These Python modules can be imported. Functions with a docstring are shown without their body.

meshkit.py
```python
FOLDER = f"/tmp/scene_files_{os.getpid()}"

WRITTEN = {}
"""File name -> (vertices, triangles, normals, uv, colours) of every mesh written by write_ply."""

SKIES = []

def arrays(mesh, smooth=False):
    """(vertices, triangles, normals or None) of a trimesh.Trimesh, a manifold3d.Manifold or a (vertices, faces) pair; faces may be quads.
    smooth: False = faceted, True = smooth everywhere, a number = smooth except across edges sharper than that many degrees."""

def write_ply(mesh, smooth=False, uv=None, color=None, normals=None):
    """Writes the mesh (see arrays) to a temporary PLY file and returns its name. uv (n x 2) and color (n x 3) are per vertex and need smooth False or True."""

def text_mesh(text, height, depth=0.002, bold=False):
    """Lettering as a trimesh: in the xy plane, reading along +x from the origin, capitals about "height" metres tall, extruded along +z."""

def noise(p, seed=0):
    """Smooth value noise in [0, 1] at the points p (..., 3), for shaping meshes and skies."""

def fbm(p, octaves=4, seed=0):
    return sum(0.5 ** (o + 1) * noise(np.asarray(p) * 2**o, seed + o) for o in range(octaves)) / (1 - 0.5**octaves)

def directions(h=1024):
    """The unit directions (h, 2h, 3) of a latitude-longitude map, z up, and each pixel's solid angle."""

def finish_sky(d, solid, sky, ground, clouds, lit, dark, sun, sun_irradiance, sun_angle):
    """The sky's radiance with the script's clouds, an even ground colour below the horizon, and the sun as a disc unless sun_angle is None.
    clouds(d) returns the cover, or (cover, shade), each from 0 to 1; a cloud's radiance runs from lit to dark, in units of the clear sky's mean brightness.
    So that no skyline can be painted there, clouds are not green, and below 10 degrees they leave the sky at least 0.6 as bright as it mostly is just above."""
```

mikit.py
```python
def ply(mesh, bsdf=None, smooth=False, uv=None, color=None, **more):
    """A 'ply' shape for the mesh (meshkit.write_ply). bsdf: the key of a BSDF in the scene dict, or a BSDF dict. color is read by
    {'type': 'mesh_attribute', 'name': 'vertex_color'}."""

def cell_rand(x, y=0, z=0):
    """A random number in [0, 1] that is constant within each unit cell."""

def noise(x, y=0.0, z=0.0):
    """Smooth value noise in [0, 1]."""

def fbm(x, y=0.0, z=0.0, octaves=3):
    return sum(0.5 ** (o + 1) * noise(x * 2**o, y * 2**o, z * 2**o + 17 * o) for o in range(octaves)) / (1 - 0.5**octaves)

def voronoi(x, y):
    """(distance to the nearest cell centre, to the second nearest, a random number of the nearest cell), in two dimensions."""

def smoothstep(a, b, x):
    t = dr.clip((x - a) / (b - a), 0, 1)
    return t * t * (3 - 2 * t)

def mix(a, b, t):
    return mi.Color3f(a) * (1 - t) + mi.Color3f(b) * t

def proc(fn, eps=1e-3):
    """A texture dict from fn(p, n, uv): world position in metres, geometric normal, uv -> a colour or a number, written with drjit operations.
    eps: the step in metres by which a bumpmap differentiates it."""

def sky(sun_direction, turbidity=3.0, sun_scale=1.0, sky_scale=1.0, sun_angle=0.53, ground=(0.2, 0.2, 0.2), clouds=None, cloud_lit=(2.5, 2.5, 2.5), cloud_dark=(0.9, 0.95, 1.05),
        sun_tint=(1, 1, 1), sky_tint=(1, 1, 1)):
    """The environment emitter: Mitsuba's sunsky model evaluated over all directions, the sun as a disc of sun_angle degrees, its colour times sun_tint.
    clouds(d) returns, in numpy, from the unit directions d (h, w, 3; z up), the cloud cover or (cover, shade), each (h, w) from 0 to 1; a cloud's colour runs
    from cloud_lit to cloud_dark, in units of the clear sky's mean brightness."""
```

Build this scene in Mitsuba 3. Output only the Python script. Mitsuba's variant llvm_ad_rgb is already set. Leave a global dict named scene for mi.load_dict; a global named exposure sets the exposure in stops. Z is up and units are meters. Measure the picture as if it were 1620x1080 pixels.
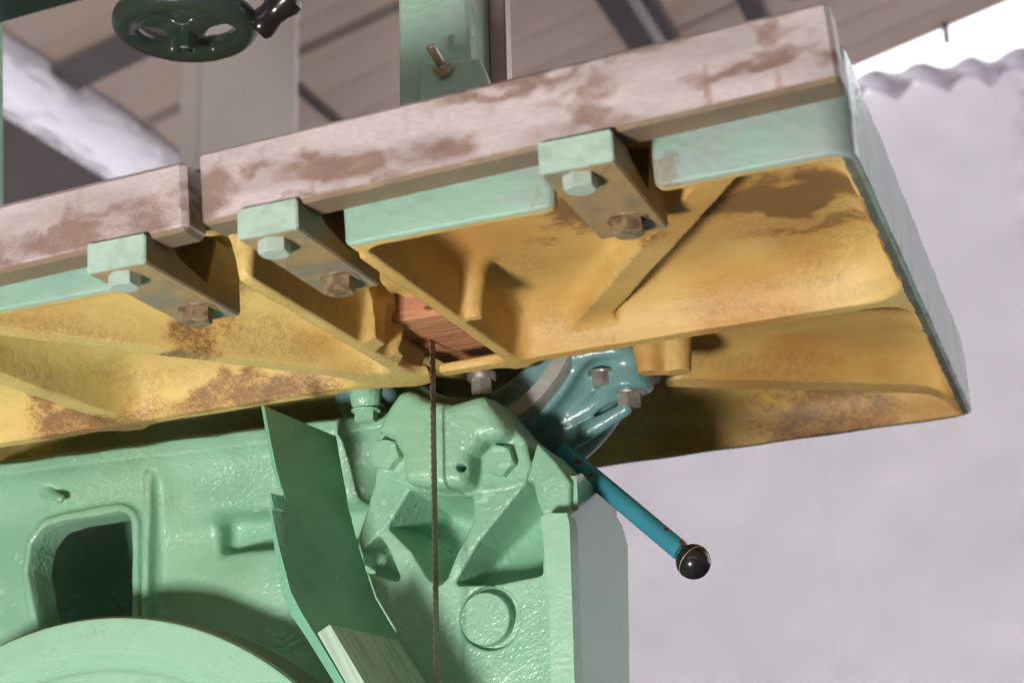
import math, random
import numpy as np, trimesh, drjit as dr, mitsuba as mi
import meshkit, mikit
from mikit import noise, fbm, smoothstep, mix

random.seed(4); rng = np.random.default_rng(4)
T4 = mi.ScalarTransform4f
scene, labels = {}, {}

# ------------------------------------------------------------------ camera, light, exposure
CAM = np.array([[-0.94350, 0.11106, -0.31221, 0.14270], [-0.33042, -0.24387, 0.91179, -1.16501], [0.02512, 0.96343, 0.26678, -0.44943], [0.00000, 0.00000, 0.00000, 1.00000]])
scene['camera'] = {'type': 'thinlens', 'fov': 32.3929, 'fov_axis': 'x', 'to_world': T4(CAM), 'aperture_radius': 0.0045,
                   'focus_distance': 1.62, 'near_clip': 0.05, 'far_clip': 200.0}
exposure = 0.55
scene['sky'] = mikit.sky([0.15, -0.5, 0.85], turbidity=3, sun_scale=0.02, sun_angle=12, sky_scale=1.0, ground=(0.014, 0.013, 0.0125),
                         clouds=lambda d: 1.0, cloud_lit=(19.0, 19.2, 19.8), cloud_dark=(17.0, 17.2, 18.0))
def look(o, t): return T4().look_at(origin=list(o), target=list(t), up=[0, 0, 1])
# the flood lamp standing low on the left in front of the machine
scene['flood_lamp'] = {'type': 'rectangle', 'to_world': look((-0.64, -1.50, -1.0), (-0.5, 0.4, -0.1)) @ T4().scale([0.13, 0.13, 1]),
                       'emitter': {'type': 'area', 'radiance': {'type': 'rgb', 'value': [176.0, 163.0, 151.0]}}}

# ------------------------------------------------------------------ helpers
TABLE = np.array([[0.998948, 0.000000, -0.045858, 0.000000], [0.000000, 1.000000, 0.000000, 0.000000], [0.045858, 0.000000, 0.998948, 0.000000], [0.000000, 0.000000, 0.000000, 1.000000]])          # the table is tilted a little about the axis that runs away from the operator
TT = T4(TABLE)

def put(key, mesh, bsdf, smooth=30, to=None, label=None, **more):
    k, i = key, 0
    while k in scene: i += 1; k = f'{key}_{i:03d}'
    scene[k] = mikit.ply(mesh, bsdf, smooth=smooth, **({'to_world': to} if to is not None else {}))
    if label: labels[k] = {'label': label}
    if more: labels.setdefault(k, {}).update(more)
    return k

def thing(key, label, cat, group=None):
    labels[key] = {'label': label, 'category': cat, **({'group': group} if group else {})}

def poly2(X, Z, pts):
    """signed distance to a polygon"""
    pts = [np.array(p, float) for p in pts]
    d, s = None, 1.0
    for i in range(len(pts)):
        a, b = pts[i], pts[i - 1]
        e = b - a; wx, wz = X - a[0], Z - a[1]
        t = np.clip((wx * e[0] + wz * e[1]) / (e @ e), 0, 1)
        dd = (wx - e[0] * t) ** 2 + (wz - e[1] * t) ** 2
        d = dd if d is None else np.minimum(d, dd)
        c1, c2, c3 = Z >= a[1], Z < b[1], e[0] * wz > e[1] * wx
        s = s * np.where((c1 & c2 & c3) | (~c1 & ~c2 & ~c3), -1.0, 1.0)
    return s * np.sqrt(d)
def seg2(X, Y, a, b):
    ex, ey = b[0] - a[0], b[1] - a[1]
    t = np.clip(((X - a[0]) * ex + (Y - a[1]) * ey) / (ex * ex + ey * ey), 0, 1)
    return np.sqrt((X - a[0] - ex * t) ** 2 + (Y - a[1] - ey * t) ** 2)
def smin(a, b, k):
    h = np.maximum(k - np.abs(a - b), 0) / k
    return np.minimum(a, b) - h * h * k * 0.25
def smax(a, b, k): return -smin(-a, -b, k)
def slab(v, lo, hi): return np.abs(v - (lo + hi) / 2) - (hi - lo) / 2
def box3(X, Y, Z, x0, x1, y0, y1, z0, z1, k=0.004): return smax(smax(slab(X, x0, x1), slab(Y, y0, y1), k), slab(Z, z0, z1), k)
def rrect(X, Y, x0, x1, y0, y1, r):
    qx, qy = slab(X, x0 + r, x1 - r), slab(Y, y0 + r, y1 - r)
    return np.sqrt(np.maximum(qx, 0) ** 2 + np.maximum(qy, 0) ** 2) + np.minimum(np.maximum(qx, qy), 0) - r
def capsule(X, Y, Z, a, b, r, r2=None):
    e = np.subtract(b, a).astype(float)
    t = np.clip(((X - a[0]) * e[0] + (Y - a[1]) * e[1] + (Z - a[2]) * e[2]) / (e @ e), 0, 1)
    return np.sqrt((X - a[0] - e[0] * t) ** 2 + (Y - a[1] - e[1] * t) ** 2 + (Z - a[2] - e[2] * t) ** 2) - (r if r2 is None else r + (r2 - r) * t)

def cast(f, lo, hi, h):
    """a smooth closed surface of the signed distance f (surface nets), with the normals of f"""
    ax = [np.arange(l, u + h, h, dtype=np.float32) for l, u in zip(lo, hi)]
    n = [len(a) for a in ax]
    X, Y, Z = ax[0][:, None, None], ax[1][None, :, None], ax[2][None, None, :]
    D = np.broadcast_to(f(X, Y, Z), n).astype(np.float32).copy()
    for s in (np.s_[0], np.s_[-1]): D[s] = 1; D[:, s] = 1; D[:, :, s] = 1
    S = D < 0
    cn = [m - 1 for m in n]
    keys, quads = [], []
    acc_i, acc_p = [], []
    base = [np.array(l, float) for l in lo]
    for a in range(3):
        sl0 = [slice(None)] * 3; sl1 = list(sl0); sl0[a] = slice(0, -1); sl1[a] = slice(1, None)
        E = S[tuple(sl0)] != S[tuple(sl1)]
        I = np.argwhere(E)
        d0 = D[tuple(sl0)][E]; d1 = D[tuple(sl1)][E]
        t = d0 / (d0 - d1)
        P = I.astype(float); P[:, a] += t
        inside_first = S[tuple(sl0)][E]
        b, c = (a + 1) % 3, (a + 2) % 3
        corner = []
        for ob, oc in ((0, 0), (1, 0), (1, 1), (0, 1)):
            J = I.copy(); J[:, b] -= ob; J[:, c] -= oc
            idx = (J[:, 0] * cn[1] + J[:, 1]) * cn[2] + J[:, 2]
            corner.append(idx); acc_i.append(idx); acc_p.append(P)
        q = np.stack(corner, 1)
        q[~inside_first] = q[~inside_first][:, ::-1]
        quads.append(q)
    ai, ap = np.concatenate(acc_i), np.concatenate(acc_p)
    u, inv = np.unique(ai, return_inverse=True)
    cnt = np.bincount(inv).astype(float)
    V = np.stack([np.bincount(inv, ap[:, k]) / cnt for k in range(3)], 1) * h + np.array(lo)
    Q = np.searchsorted(u, np.concatenate(quads))
    def grad(p):
        e = h * 0.3
        g = np.stack([f(p[:, 0] + e * (k == 0), p[:, 1] + e * (k == 1), p[:, 2] + e * (k == 2)) - f(p[:, 0] - e * (k == 0), p[:, 1] - e * (k == 1), p[:, 2] - e * (k == 2)) for k in range(3)], 1) / (2 * e)
        return g
    for _ in range(2):
        g = grad(V); d = f(V[:, 0], V[:, 1], V[:, 2])
        step = -d[:, None] * g / np.maximum((g * g).sum(1, keepdims=True), 0.05)
        L = np.linalg.norm(step, axis=1, keepdims=True)
        V = V + step * np.minimum(1, 0.6 * h / np.maximum(L, 1e-9))
    g = grad(V)
    N = g / np.maximum(np.linalg.norm(g, axis=1, keepdims=True), 1e-9)
    F = np.vstack([Q[:, [0, 1, 2]], Q[:, [0, 2, 3]]])
    return V, F, N
def put_cast(key, f, lo, hi, h, bsdf, to=None, label=None):
    V, F, N = cast(f, lo, hi, h)
    path = meshkit.write_ply((V, F), normals=N)
    k, i = key, 0
    while k in scene: i += 1; k = f'{key}_{i:03d}'
    scene[k] = {'type': 'ply', 'filename': path, 'face_normals': False, 'bsdf': {'type': 'ref', 'id': bsdf}, **({'to_world': to} if to is not None else {})}
    if label: labels[k] = {'label': label}
    return k

def solid(sections):
    """closed mesh from rings of equal length"""
    n = len(sections[0]); V = np.concatenate([np.array(s, float) for s in sections]); F = []
    for i in range(len(sections) - 1):
        for j in range(n):
            a, b = i * n + j, i * n + (j + 1) % n
            F += [[a, b, b + n], [a, b + n, a + n]]
    for base, sgn in ((0, 1), ((len(sections) - 1) * n, -1)):
        for j in range(1, n - 1): F.append([base, base + j + 1, base + j][::sgn])
    m = trimesh.Trimesh(V, F, process=False); m.fix_normals(); return m
def extrude_y(pts, y0, y1, bevel=0.0):
    """polygon given in x, z, extruded along y, with a chamfer"""
    from shapely.geometry import Polygon
    from shapely import affinity
    P = Polygon(pts)
    def ring(p, y): return [(a, y, b) for a, b in np.array(p.exterior.coords)[:-1]]
    m = trimesh.creation.extrude_polygon(P, y1 - y0 - (2 * bevel), engine='earcut')
    v = m.vertices.copy(); m.vertices = np.stack([v[:, 0], v[:, 2] + y0 + bevel, v[:, 1]], 1); m.fix_normals()
    if bevel:
        q = P.buffer(-bevel, join_style=2)
        a = trimesh.creation.extrude_polygon(q, y1 - y0, engine='earcut'); v = a.vertices.copy()
        a.vertices = np.stack([v[:, 0], v[:, 2] + y0, v[:, 1]], 1); a.fix_normals()
        m = trimesh.convex.convex_hull(np.vstack([m.vertices, a.vertices])) if P.equals(P.convex_hull) else trimesh.util.concatenate([m, a])
    return m
def rbox(x0, x1, y0, y1, z0, z1, b=0.002):
    pts = []
    for k in range(3):
        l = [b, b, b]; l[k] = 0
        for c in np.ndindex(2, 2, 2):
            pts.append([(x0 + l[0], x1 - l[0])[c[0]], (y0 + l[1], y1 - l[1])[c[1]], (z0 + l[2], z1 - l[2])[c[2]]])
    return trimesh.convex.convex_hull(np.array(pts))
def lathe(profile, n=64, axis='z', at=(0, 0, 0)):
    """(radius, height) pairs turned about an axis"""
    m = trimesh.creation.revolve(np.array(profile), sections=n)
    if axis == 'y': m.apply_transform(trimesh.transformations.rotation_matrix(-math.pi / 2, [1, 0, 0]))
    m.apply_translation(at); m.fix_normals(); return m
def bolt(r, h, washer=0.0, turn=0.0, dome=0.12):
    """hexagon head standing on z=0 towards +z, its corners chamfered; washer = height of a flat washer under it"""
    ms, z0 = [], 0.0
    if washer:
        ms.append(lathe([(0, 0), (r * 1.28, 0), (r * 1.3, washer * 0.3), (r * 1.27, washer), (0, washer)], 36)); z0 = washer * 0.98
    a = np.arange(6) * math.pi / 3 + turn
    hexa = lambda k, z: np.stack([np.cos(a) * r * k, np.sin(a) * r * k, np.full(6, z)], 1)
    ca = np.arange(24) * math.pi / 12
    top = np.stack([np.cos(ca) * r * 0.84, np.sin(ca) * r * 0.84, np.full(24, z0 + h)], 1)
    ms.append(trimesh.convex.convex_hull(np.vstack([hexa(1, z0), hexa(1, z0 + h * (1 - dome)), top])))
    return trimesh.util.concatenate(ms)
def aim(mesh, at, d):
    """turn +z of the mesh to direction d and move it"""
    mesh = mesh.copy(); mesh.apply_transform(trimesh.geometry.align_vectors([0, 0, 1], d)); mesh.apply_translation(at); return mesh
def rod(a, b, r, r2=None, n=24, b_=0.0015):
    a, b = np.array(a, float), np.array(b, float); L = np.linalg.norm(b - a); r2 = r if r2 is None else r2
    m = lathe([(0, 0), (r - b_, 0), (r, b_), (r2, L - b_), (r2 - b_, L), (0, L)], n)
    m.apply_transform(trimesh.geometry.align_vectors([0, 0, 1], b - a)); m.apply_translation(a); return m

# ------------------------------------------------------------------ materials
def rgb(*c): return {'type': 'rgb', 'value': list(c)}
def surface(key, color, rough=0.4, bump=None, amount=1.0, eps=0.0006, metallic=0.0, spec=0.5, coat=0.0):
    b = {'type': 'principled', 'base_color': mikit.proc(color) if callable(color) else rgb(*color),
         'roughness': mikit.proc(rough) if callable(rough) else rough, 'metallic': metallic, 'specular': spec}
    if coat: b.update(clearcoat=coat, clearcoat_gloss=0.9)
    if bump: b = {'type': 'bumpmap', 'relief': mikit.proc(bump, eps), 'scale': amount, 'bsdf': b}
    scene[key] = {'type': 'twosided', 'bsdf': b}
def warp(p, s, a, o=0.0):
    return (p.x + a * (noise(p.x * s + 3.1 + o, p.y * s, p.z * s) - 0.5), p.y + a * (noise(p.x * s + 17.7 + o, p.y * s, p.z * s) - 0.5), p.z + a * (noise(p.x * s + 41.3 + o, p.y * s, p.z * s) - 0.5))
def peel(p, n, uv):      # brushed-on thick paint over rough casting
    u, w = p.x * 0.8 - p.z * 0.6, p.x * 0.6 + p.z * 0.8
    return 0.0009 * noise(u * 420, p.y * 340, w * 200) + 0.0005 * noise(u * 800, p.y * 700, w * 420) + 0.0004 * noise(p.x * 130, p.y * 130, p.z * 90)
def grit(p, n, uv):
    return 0.0012 * noise(p.x * 330, p.y * 330, p.z * 330) + 0.003 * noise(p.x * 70, p.y * 70, p.z * 70)
def fine(p, n, uv):
    return 0.0006 * noise(p.x * 300, p.y * 300, p.z * 300) + 0.002 * noise(p.x * 40, p.y * 40, p.z * 40)

GREEN, GREEN2 = (0.245, 0.465, 0.325), (0.20, 0.415, 0.28)
def green_paint(p, n, uv):
    t = fbm(p.x * 14, p.y * 14, p.z * 14)
    c = mix(GREEN, GREEN2, smoothstep(0.35, 0.7, t))
    grime = smoothstep(0.56, 0.76, fbm(p.x * 7 + 5, p.y * 7, p.z * 12)) * smoothstep(0.3, 0.75, noise(p.x * 420, p.y * 420, p.z * 300))
    c = mix(c, (0.24, 0.33, 0.20), 0.5 * grime)
    chip = smoothstep(0.80, 0.83, noise(p.x * 130, p.y * 130, p.z * 130)) * smoothstep(0.55, 0.7, noise(p.x * 12, p.y * 12 + 4, p.z * 12))
    return mix(c, (0.30, 0.55, 0.40), 0.8 * chip)
surface('green_paint', green_paint, 0.35, peel, 0.8)
surface('green_gloss', lambda p, n, uv: mix(GREEN, GREEN2, fbm(p.x * 12, p.y * 12, p.z * 12)), 0.14, fine, 0.12, spec=0.9, coat=1.0)
surface('lightened_post_paint', lambda p, n, uv: mix(mix((0.37, 0.56, 0.45), (0.31, 0.50, 0.395), fbm(p.x * 20, p.y * 20, p.z * 20)), (0.40, 0.52, 0.45), smoothstep(0.4, 0.8, fbm(p.x * 40, p.y * 40, p.z * 25))), 0.28, peel, 1.6)  # greyer green, made paler to make up for lamp light the post misses
surface('wheel_paint', lambda p, n, uv: mix(mix(GREEN, (0.28, 0.50, 0.36), fbm(p.x * 25, p.y * 25, p.z * 25)), (0.25, 0.40, 0.28), 0.45 * smoothstep(0.55, 0.75, fbm(p.x * 40, p.y * 40, p.z * 40) * 0.6 + 0.4 * noise(p.x * 300, p.y * 300, p.z * 300))), 0.42,
        lambda p, n, uv: 0.0005 * noise(dr.sqrt(dr.square(p.x + 0.818) + dr.square(p.z + 0.578)) * 600, 1.0, 2.0) + 0.0005 * noise(p.x * 260, p.y * 260, p.z * 260), 0.8)
surface('guard_shade_green', lambda p, n, uv: mix(mix((0.16, 0.39, 0.26), (0.13, 0.33, 0.215), fbm(p.x * 20, p.y * 20, p.z * 20)), (0.3, 0.45, 0.35), smoothstep(0.86, 0.9, noise(p.x * 350, p.y * 350, p.z * 150)) * 0.6), 0.30, fine, 0.6)  # machine green darkened, the shade on the guard is put into the colour
surface('green_smooth', lambda p, n, uv: mix(GREEN, (0.28, 0.50, 0.36), fbm(p.x * 25, p.y * 25, p.z * 25)), 0.45, fine, 0.7)
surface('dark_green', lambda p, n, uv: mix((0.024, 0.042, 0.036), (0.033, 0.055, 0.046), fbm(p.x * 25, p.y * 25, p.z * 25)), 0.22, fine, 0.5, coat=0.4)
surface('black_knob', (0.012, 0.012, 0.013), 0.16, coat=0.5)
surface('blue_paint', lambda p, n, uv: mix((0.115, 0.245, 0.25), (0.15, 0.29, 0.285), fbm(p.x * 30, p.y * 30, p.z * 30)), 0.30, fine, 0.6, coat=0.3)
def lever_paint(p, n, uv):
    c = mix((0.025, 0.20, 0.275), (0.04, 0.245, 0.325), noise(p.x * 40, p.y * 40, p.z * 40))
    return mix(c, (0.10, 0.045, 0.03), smoothstep(0.83, 0.85, noise(p.x * 120 + 7, p.y * 120, p.z * 120)))
surface('lever_paint', lever_paint, 0.3, coat=0.3)
def bare(p, n, uv):
    t = fbm(p.x * 60, p.y * 60, p.z * 60)
    return mix((0.55, 0.54, 0.50), (0.36, 0.34, 0.30), smoothstep(0.35, 0.7, t))
surface('bare_steel', bare, 0.42, fine, 0.6, metallic=0.85)
surface('scale_steel', lambda p, n, uv: mix((0.38, 0.38, 0.345), (0.27, 0.27, 0.25), fbm(p.x * 90, p.y * 90, p.z * 90)), 0.45, fine, 0.5, metallic=0.2)
def rust_bolt(p, n, uv):
    t = fbm(p.x * 80, p.y * 80, p.z * 80)
    return mix((0.27, 0.21, 0.12), (0.14, 0.085, 0.05), smoothstep(0.4, 0.65, t))
surface('dull_bolt', rust_bolt, 0.55, grit, 0.4, metallic=0.25)
surface('blade_steel', lambda p, n, uv: mix((0.27, 0.19, 0.135), (0.16, 0.10, 0.07), fbm(p.x * 60, p.y * 200, p.z * 12)), 0.4, metallic=0.5)
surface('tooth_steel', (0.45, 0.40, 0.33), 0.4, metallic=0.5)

TC, TS, TS2 = float(TABLE[0, 0]), -float(TABLE[2, 0]), float(TABLE[0, 2])
def local(p):  # world -> table
    return (p.x * TC - p.z * TS, p.y, p.x * TS2 + p.z * TC)
# stains seen on the underside: centre (x, y), half sizes, strength
STAINS = [(-0.085, 0.215, 0.085, 0.042, 1.0), (-0.225, 0.155, 0.055, 0.05, 0.75), (-0.03, 0.12, 0.03, 0.03, 0.5), (-0.045, 0.30, 0.10, 0.022, 0.45),
          (-0.17, 0.89, 0.10, 0.05, 0.5), (-0.06, 0.56, 0.05, 0.05, 0.55), (-0.30, 0.20, 0.025, 0.03, 0.3), (-0.67, 0.375, 0.11, 0.02, 0.5), (-0.66, 0.20, 0.10, 0.035, 0.5), (-0.84, 0.37, 0.08, 0.03, 0.6)]
def table_paint(p, n, uv):
    x, y, z = local(p)
    wx, wy, wz = warp(p, 20, 0.05); wx2, wy2, wz2 = warp(p, 75, 0.022, 5)
    sx, sy = x + wx - p.x + wx2 - p.x, wy + wy2 - p.y
    ye = mix((0.58, 0.395, 0.13), (0.51, 0.32, 0.095), smoothstep(0.3, 0.7, fbm(p.x * 9, p.y * 9, p.z * 9 + 2)))
    ye = mix(ye, (0.63, 0.48, 0.195), 0.7 * smoothstep(0.45, 0.7, fbm(p.x * 7 + 9, p.y * 7, p.z * 7)))
    ye = mix(ye, (0.60, 0.475, 0.175), 0.8 * smoothstep(-0.44, -0.53, x + 0.06 * (noise(p.x * 15, p.y * 15, p.z * 15) - 0.5)))
    ye = mix(ye, (0.46, 0.20, 0.045), 0.5 * smoothstep(0.58, 0.74, fbm(p.x * 6 + 31, p.y * 6, p.z * 9)))
    d = mi.Float(0)
    for cx, cy, rx, ry, s in STAINS:
        q = dr.sqrt(dr.square((sx - cx) / rx) + dr.square((sy - cy) / ry))
        d = dr.maximum(d, s * smoothstep(1.45, 0.25, q))
    grain = 0.35 * noise(p.x * 800, p.y * 800, p.z * 800) + 0.25 * noise(p.x * 260, p.y * 260, p.z * 260) + 0.5 * fbm(p.x * 30, p.y * 50, p.z * 50)
    ye = mix(ye, (0.46, 0.215, 0.05), 0.55 * smoothstep(0.05, 0.5, d + 0.35 * (grain - 0.5)))
    cover = smoothstep(0.72, 1.18, d + 1.0 * grain)
    c = mix(ye, mix((0.20, 0.105, 0.045), (0.135, 0.07, 0.035), noise(p.x * 26, p.y * 26, p.z * 26)), 0.92 * cover * smoothstep(0.02, 0.2, d))
    speck = smoothstep(0.80, 0.95, noise(p.x * 520, p.y * 520, p.z * 520)) * smoothstep(0.46, 0.66, noise(p.x * 14, p.y * 14, p.z * 14 + 8))
    c = mix(c, (0.24, 0.12, 0.045), 0.35 * speck)
    dust = smoothstep(0.1, 0.9, noise(p.x * 900, p.y * 900, p.z * 500) * 0.6 + 0.4 * noise(p.x * 260, p.y * 260, p.z * 120)) * smoothstep(0.36, 0.66, fbm(p.x * 12 + 2, p.y * 12, p.z * 40))
    c = mix(c, (0.25, 0.145, 0.05), 0.5 * dust)
    # green coat on the outside of the skirt, worn to grey along its lower edge
    g = mix(mix((0.26, 0.42, 0.335), (0.20, 0.345, 0.275), fbm(p.x * 22, p.y * 22, p.z * 22)), (0.27, 0.325, 0.315), 0.85 * smoothstep(0.42, 0.72, fbm(p.x * 14 + 3, p.y * 14, p.z * 24) + 0.12 * noise(p.x * 260, p.y * 260, p.z * 260)))
    g = mix(g, (0.20, 0.15, 0.08), 0.6 * smoothstep(0.62, 0.78, fbm(p.x * 30 + 8, p.y * 30, p.z * 16) + 0.15 * (noise(p.x * 500, p.y * 500, p.z * 300) - 0.5)))
    edge = 0.004 * (fbm(p.x * 60, p.y * 60, p.z * 60) - 0.5)
    qx, qy = dr.abs(x + 0.515) - 0.491, dr.abs(y - 0.45) - 0.426
    o2 = dr.sqrt(dr.square(dr.maximum(qx, 0)) + dr.square(dr.maximum(qy, 0))) + dr.minimum(dr.maximum(qx, qy), 0) - 0.024
    outer = o2 + 0.0042 + edge * 0.3
    lip = dr.maximum(x + 0.0115, y - 0.889) + edge
    rim = mix((0.10, 0.115, 0.09), (0.17, 0.19, 0.15), smoothstep(0.45, 0.7, fbm(p.x * 45, p.y * 45, p.z * 45)) * 0.6)
    c = mix(c, rim, smoothstep(0.0, 0.0015, lip) * smoothstep(0.010, 0.006, z))
    return mix(c, g, smoothstep(-0.001, 0.001, outer))
def table_rough(p, n, uv):
    x, y, z = local(p)
    return 0.55 - 0.33 * smoothstep(-0.006, -0.003, x)
surface('table_paint', table_paint, table_rough, lambda p, n, uv: 0.0006 * noise(p.x * 420, p.y * 420, p.z * 420) + 0.0010 * noise(p.x * 150, p.y * 150, p.z * 150), 0.5)
RUST = [(-0.29, 0.046, 0.035, 0.014, .9), (-0.235, 0.078, 0.075, 0.008, .8), (-0.055, 0.050, 0.05, 0.008, .9), (-0.040, 0.068, 0.012, 0.02, .7), (-0.475, 0.045, 0.022, 0.03, .9), (-0.44, 0.065, 0.02, 0.008, .7), (-0.40, 0.064, 0.012, 0.008, .9),
        (-0.53, 0.045, 0.03, 0.02, .7), (-0.60, 0.035, 0.05, 0.02, .8), (-0.57, 0.052, 0.05, 0.007, .6), (-0.03, 0.085, 0.03, 0.005, .5), (-0.12, 0.083, 0.05, 0.006, .5), (-0.36, 0.03, 0.09, 0.005, .6), (-0.17, 0.058, 0.02, 0.012, .6)]
def rail_steel(p, n, uv):
    x, y, z = local(p)
    z = z - 0.0306 * (x + 0.25)
    wx, wy, wz = warp(p, 30, 0.026); wx2, wy2, wz2 = warp(p, 95, 0.016, 4)
    sx, sz = x + wx - p.x + wx2 - p.x, z + wz - p.z + wz2 - p.z
    base = mix((0.49, 0.425, 0.43), (0.37, 0.315, 0.31), smoothstep(0.35, 0.7, fbm(p.x * 12, p.y * 18, p.z * 40)))
    base = base * (0.93 + 0.14 * noise(p.x * 260, p.y * 260, p.z * 420))
    d = mi.Float(0)
    for cx, cz, rx, rz, s in RUST:
        q = dr.sqrt(dr.square((sx - cx) / rx) + dr.square((sz - cz) / rz))
        d = dr.maximum(d, s * smoothstep(1.5, 0.2, q))
    d = dr.maximum(d, 0.75 * smoothstep(0.50, 0.74, fbm(p.x * 22 + 4, p.y * 22, p.z * 40)))
    grain = 0.35 * noise(p.x * 700, p.y * 700, p.z * 700) + 0.3 * noise(p.x * 160, p.y * 160, p.z * 190) + 0.5 * fbm(p.x * 30, p.y * 45, p.z * 45)
    c = mix(base, mix((0.22, 0.125, 0.085), (0.15, 0.08, 0.055), noise(p.x * 40, p.y * 40, p.z * 40)), 0.82 * smoothstep(0.48, 1.35, d + 0.75 * grain) * smoothstep(0.0, 0.35, d))
    drip = smoothstep(0.66, 0.82, noise(p.x * 120, 3.0, p.z * 9)) * smoothstep(0.45, 0.65, noise(p.x * 11, 9.0, p.z * 12)) * smoothstep(0.3, 0.6, grain)
    c = mix(c, (0.26, 0.14, 0.10), 0.6 * drip)
    raw = mix((0.15, 0.11, 0.075), (0.22, 0.16, 0.10), fbm(p.x * 40, p.y * 40, p.z * 40))        # unmachined lower face
    return mix(raw, c, smoothstep(0.0, 0.0015, z - 0.0275 - 0.0005))
surface('rail_steel', rail_steel, 0.46, fine, 0.6, metallic=0.15)
def clamp_paint(p, n, uv):
    x, y, z = local(p)
    ed = 0.002 * (noise(p.x * 120, p.y * 120, p.z * 120) - 0.5)
    g = mix((0.33, 0.45, 0.38), (0.24, 0.33, 0.275), 0.7 * smoothstep(0.3, 0.8, fbm(p.x * 120, p.y * 120, p.z * 120)))
    b = mix((0.29, 0.20, 0.095), (0.19, 0.17, 0.13), smoothstep(0.35, 0.65, fbm(p.x * 30, p.y * 30, p.z * 30)))
    return mix(g, b, smoothstep(-0.0538, -0.0525, y + ed))
surface('clamp_paint', clamp_paint, 0.5, grit, 0.5)
surface('pale_bolt', lambda p, n, uv: mix((0.36, 0.46, 0.40), (0.27, 0.35, 0.30), fbm(p.x * 90, p.y * 90, p.z * 90)), 0.45, fine, 0.5)
def wood(p, n, uv):
    g = noise(p.x * 9 + 1, p.y * 260, p.z * 120) * 0.6 + noise(p.x * 30, p.y * 600, p.z * 300) * 0.4
    c = mix((0.46, 0.215, 0.11), (0.33, 0.145, 0.075), smoothstep(0.3, 0.7, g))
    return mix(c, (0.10, 0.045, 0.025), smoothstep(0.8, 0.86, noise(p.x * 25, p.y * 420 + 7, p.z * 90)))
surface('wood', wood, 0.6, lambda p, n, uv: 0.0008 * noise(p.x * 30, p.y * 500, p.z * 250), 1.0)
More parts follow.
